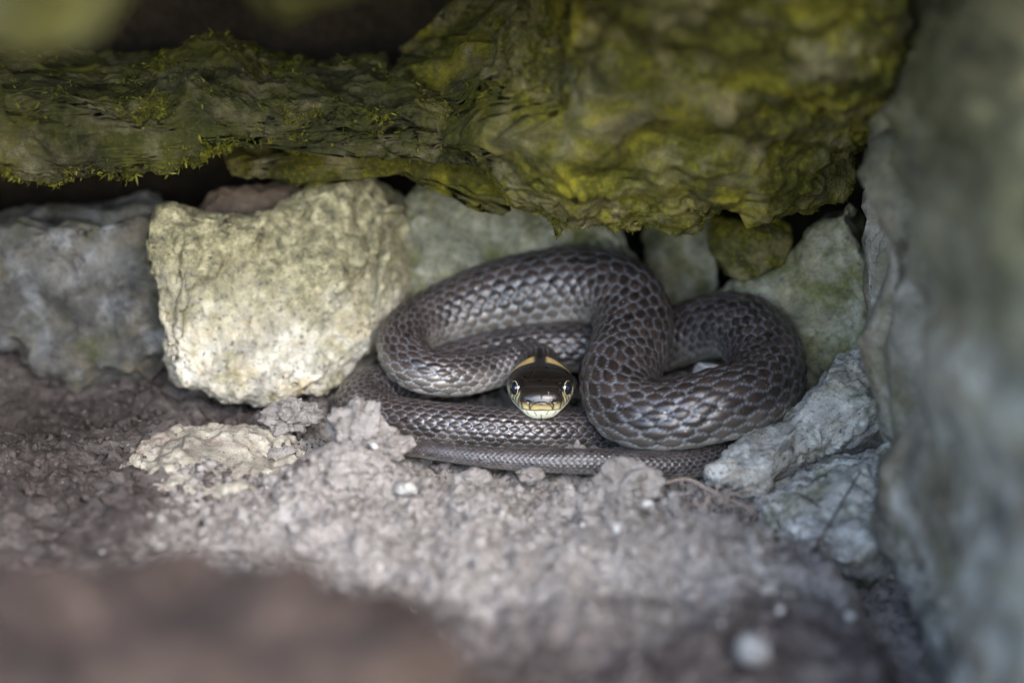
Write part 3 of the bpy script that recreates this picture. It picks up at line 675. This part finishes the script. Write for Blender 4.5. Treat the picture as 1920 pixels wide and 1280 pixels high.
# ------------------------------------------------------------------ loose soil, pebbles, roots
def clod(name, label, mat, c, r, seed, group=None, cat='soil clod', n=40, lump=.35):
    v, f = cube_sphere(n); r = np.array(r, float); s = r.mean()
    p = v*r; nn = v
    p = p*(1+lump*fbm(v*1.6+seed, 3, seed)[:, None]) 
    f1, _ = worley(p/(s*.45)+seed, seed); p = p + nn*(s*.22*(.6-f1))[:, None]
    f1, _ = worley(p/(s*.20)+seed, seed+1); p = p + nn*(s*.10*(.6-f1))[:, None]
    p = p + nn*(.03*fbm(p/.12, 2, seed+2))[:, None] + np.array(c)
    return tag(link_mesh(name, p, f, mat), label, cat, group)
q = at(672, 800, -3.4); clod('soil_clod', 'tallest peaked crumbly soil clod rising in front of the coils', M['soil'], q+(0, 0, -.15), (.62, .55, .72), 3, n=64)
q = at(715, 830, -3.5); clod('soil_clod', 'rough soil clod leaning on the tail, beside the peaked clod', M['soil'], q+(0, 0, -.1), (.55, .5, .42), 4, n=52)
q = at(630, 880, -4.2); clod('soil_clod', 'wide low soil clod below the peaked clod', M['soil'], q+(0, 0, -.1), (1.0, .8, .5), 5, n=52)
q = at(1175, 905, -4.6); clod('soil_clod', 'rounded soil clod hiding part of the tail below the loop', M['soil'], q, (.62, .55, .52), 6, n=48)
q = at(995, 890, -3.9); clod('soil_clod', 'little angular soil crumb lying against the tail', M['soil'], q, (.26, .2, .16), 7, n=30)
q = at(890, 900, -4.0); clod('soil_clod', 'pair-lobed soil clod just in front of the tail', M['soil'], q, (.42, .3, .22), 8, n=40)
q = at(545, 770, -.8); clod('soil_clod', 'greyish soil clod under the foot of the pale block', M['soil'], q+(0, 0, -.15), (.6, .6, .35), 9, n=60)
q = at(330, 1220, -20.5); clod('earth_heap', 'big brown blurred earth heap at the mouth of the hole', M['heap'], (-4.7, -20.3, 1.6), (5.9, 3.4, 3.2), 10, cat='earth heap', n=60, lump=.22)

def pebble(label, px, py, Y, r, seed, mat='white'):
    v, f = cube_sphere(14); p = v*np.array(r); rs = np.random.default_rng(seed)
    for k in range(9):
        d = rs.normal(size=3); d /= np.linalg.norm(d); kk = (p@d).max()*rs.uniform(.6, .9); ex = np.maximum(p@d-kk, 0); p = p-np.outer(ex, d)
    p = p+v*(.03*np.mean(r)*fbm(v*3+seed, 3, seed))[:, None]
    return tag(link_mesh('pebble', p+at(px, py, Y), f, M[mat]), label, 'pebble')
pebble('white pebble inside the ring of the raised loop', 1328, 702, 1.3, (.40, .32, .36), 1)
pebble('white chip of stone on the soil in front of the tail', 765, 918, -4.9, (.28, .2, .14), 2, 'bluegrey')
pebble('large white pebble on dark soil at the mouth of the hole', 1412, 1218, -13.2, (.30, .26, .36), 3, 'grey')
pebble('small white chip beside a soil hollow in front of the tail', 1160, 990, -7.0, (.16, .12, .1), 4)
pebble('tiny pale chip on the soil clod beside the loop', 1215, 945, -6.0, (.13, .1, .08), 5)
pebble('thin whitish flake on dark soil in front of the grey stone', 265, 795, 1.0, (.22, .15, .09), 6)

def crumbs(name, n, region, rr, mat, seed, label, sub=2):
    rs = np.random.default_rng(seed); v0, f0 = cube_sphere(sub); vs, fs = [], []
    X = rs.uniform(region[0], region[1], n); Y = rs.uniform(region[2], region[3], n)
    Zg = ground_h(X, Y); k = 0
    Sx = PATH[::2]
    for i in range(n):
        r = rr[0]*(rr[1]/rr[0])**(rs.random()**2.2)
        if np.any(np.hypot(X[i]-Sx[:, 0], Y[i]-Sx[:, 1]) < Sx[:, 3]*.95+r): continue
        sc_ = r*rs.uniform(.65, 1.3, 3); a = rs.random()*6.28; p = v0*(1+rs.normal(size=len(v0))[:, None]*.24)*sc_
        p = np.stack([p[:, 0]*math.cos(a)-p[:, 1]*math.sin(a), p[:, 0]*math.sin(a)+p[:, 1]*math.cos(a), p[:, 2]], 1)
        vs.append(p+np.array([X[i], Y[i], Zg[i]+r*.25])); fs.append(f0+k*len(v0)); k += 1
    return tag(link_mesh(name, np.concatenate(vs), np.concatenate(fs), mat, base=np.zeros(3), smooth=False), label, None, None, 'stuff')
crumbs('soil_grit', 11000, (-7.5, 6.5, -8.5, -2.4), (.016, .055), M['soil'], 13, 'fine angular grit of dry soil in front of the snake', 1)
crumbs('soil_crumbs', 2600, (-7.5, 6.5, -9.5, -2.4), (.04, .15), M['soil'], 3, 'loose crumbs of dry soil in front of the snake')
crumbs('dark_soil_crumbs', 1600, (-14, -4.2, -5, 3.5), (.025, .13), M['soildark'], 4, 'dark loose crumbs of earth near the grey stone')
crumbs('grit', 70, (-9, 7, -16, -2.6), (.025, .09), M['white'], 5, 'pale grit strewn over the soil')

def fibre(name, label, pts, r, mat, group=None, cat='root'):
    Q = np.array([np.concatenate([p, [r]]) for p in pts]); C = catmull(Q, 10); P = C[:, :3]; n = len(P); T = np.gradient(P, axis=0); T /= np.linalg.norm(T, axis=1)[:, None]
    a = np.cross(T, (0.1, .2, 1)); a /= np.linalg.norm(a, axis=1)[:, None]; b = np.cross(T, a); t = np.linspace(0, 2*np.pi, 6, endpoint=False)
    taper = np.linspace(1, .45, n)[:, None, None]
    v = P[:, None]+r*taper*(np.cos(t)[None, :, None]*a[:, None]+np.sin(t)[None, :, None]*b[:, None])
    i = np.arange(n*6).reshape(n, 6); j = np.roll(i, -1, 1)
    f = np.stack([i[:-1], j[:-1], j[1:], i[1:]], -1).reshape(-1, 4)
    return tag(link_mesh(name, v.reshape(-1, 3), f, mat), label, cat, group)
b = NB('root_bark'); M['root'] = b.done(b.ramp(b.noise(900), [(.3, (.20, .15, .12)), (.7, (.36, .29, .25))]), .8)
b = NB('dark_twig'); M['twig'] = b.done(b.ramp(b.noise(900), [(.3, (.03, .022, .018)), (.7, (.09, .07, .055))]), .8)
fibre('root', 'longest pale rootlet arching over soil beside the slab', [at(*p) for p in ((1248, 905, -3.9), (1290, 898, -4.1), (1330, 918, -4.4), (1390, 946, -4.7), (1420, 965, -4.6))], .05, M['root'])
rs = np.random.default_rng(12)
for k in range(9):
    x0, y0 = 1290+rs.uniform(0, 90), 915+rs.uniform(0, 45); a = rs.uniform(-.6, 1.2)
    pts = []
    for t in np.linspace(0, 1, 5):
        pts.append(at(x0+t*math.cos(a)*90+rs.normal()*9, y0+t*math.sin(a)*70+rs.normal()*9-16*math.sin(t*3.1), -4.9+rs.normal()*.15))
    fibre('root', 'hair-thin rootlet tangled in the hollow below the loop', pts, .016+.010*rs.random(), M['root'], 'tangled rootlets below the loop')
fibre('twig', 'thin dark stalk leaning on the pale slab', [at(*p) for p in ((1520, 1040, -7.2), (1545, 1000, -6.8), (1580, 940, -5.8), (1612, 885, -4.6))], .042, M['twig'], None, 'twig')
fibre('twig', 'thin dark twig lying on dark soil below the grey stone', [at(*p) for p in ((-20, 915, -2.5), (20, 908, -2.5), (45, 895, -2.4), (62, 880, -2.2))], .025, M['twig'], None, 'twig')

# ------------------------------------------------------------------ moss shoots on the overhanging stones
def moss(host, name, n, seed, label, cond, ln):
    o = bpy.data.objects[host]; m = o.data; nv = len(m.vertices)
    co = np.empty(nv*3, np.float32); m.vertices.foreach_get('co', co); co = co.reshape(-1, 3)/U+np.array(o.location)/U
    no = np.empty(nv*3, np.float32); m.vertices.foreach_get('normal', no); no = no.reshape(-1, 3)
    rs = np.random.default_rng(seed)
    wgt = cond(co, no); pick = rs.choice(nv, n, p=wgt/wgt.sum())
    p = co[pick]+rs.normal(size=(n, 3))*.03; d = no[pick]*.7+rs.normal(size=(n, 3))*.55+np.array([0, -.1, -.15]); d /= np.linalg.norm(d, axis=1)[:, None]
    L = rs.uniform(*ln, n)[:, None]; sd = np.cross(d, rs.normal(size=(n, 3))); sd /= np.linalg.norm(sd, axis=1)[:, None]; w_ = L*.16
    bend = rs.normal(size=(n, 3))*.25*L
    v = np.stack([p-sd*w_*.6, p+sd*w_*.6, p+d*L*.55+sd*w_+bend*.4, p+d*L*.55-sd*w_+bend*.4, p+d*L+bend], 1).reshape(-1, 3)
    k = np.arange(n)[:, None]*5
    ob = link_mesh(name, v, [k+np.array([[0, 1, 2, 3]]), k+np.array([[3, 2, 4]])], M['mossleaf'], base=np.array(o.location)/U, parent=o)
    return tag(ob, label, None, None, 'stuff')
b = NB('moss_leaf'); M['mossleaf'] = b.done(b.ramp(b.noise(500, 4), [(.3, (.03, .033, .005)), (.5, (.09, .088, .008)), (.72, (.22, .19, .02))]), .7, None, .2)
def _patch(co, seed, lo, hi, size=1.1): return sstep(fbm(co/size, 3, seed), lo, hi)
moss('mossy_ledge', 'moss', 26000, 5, None, lambda c, n: (_patch(c, 3, .05, .35)+.04)*(n[:, 1] < .3)*(1+2*sstep(c[:, 2], 8.0, 9.5)), (.05, .17))
moss('mossy_overhang', 'moss', 34000, 6, None, lambda c, n: (_patch(c, 9, -.05, .4)+.15)*(c[:, 2] < 8.5)*(n[:, 1] < .4), (.03, .085))
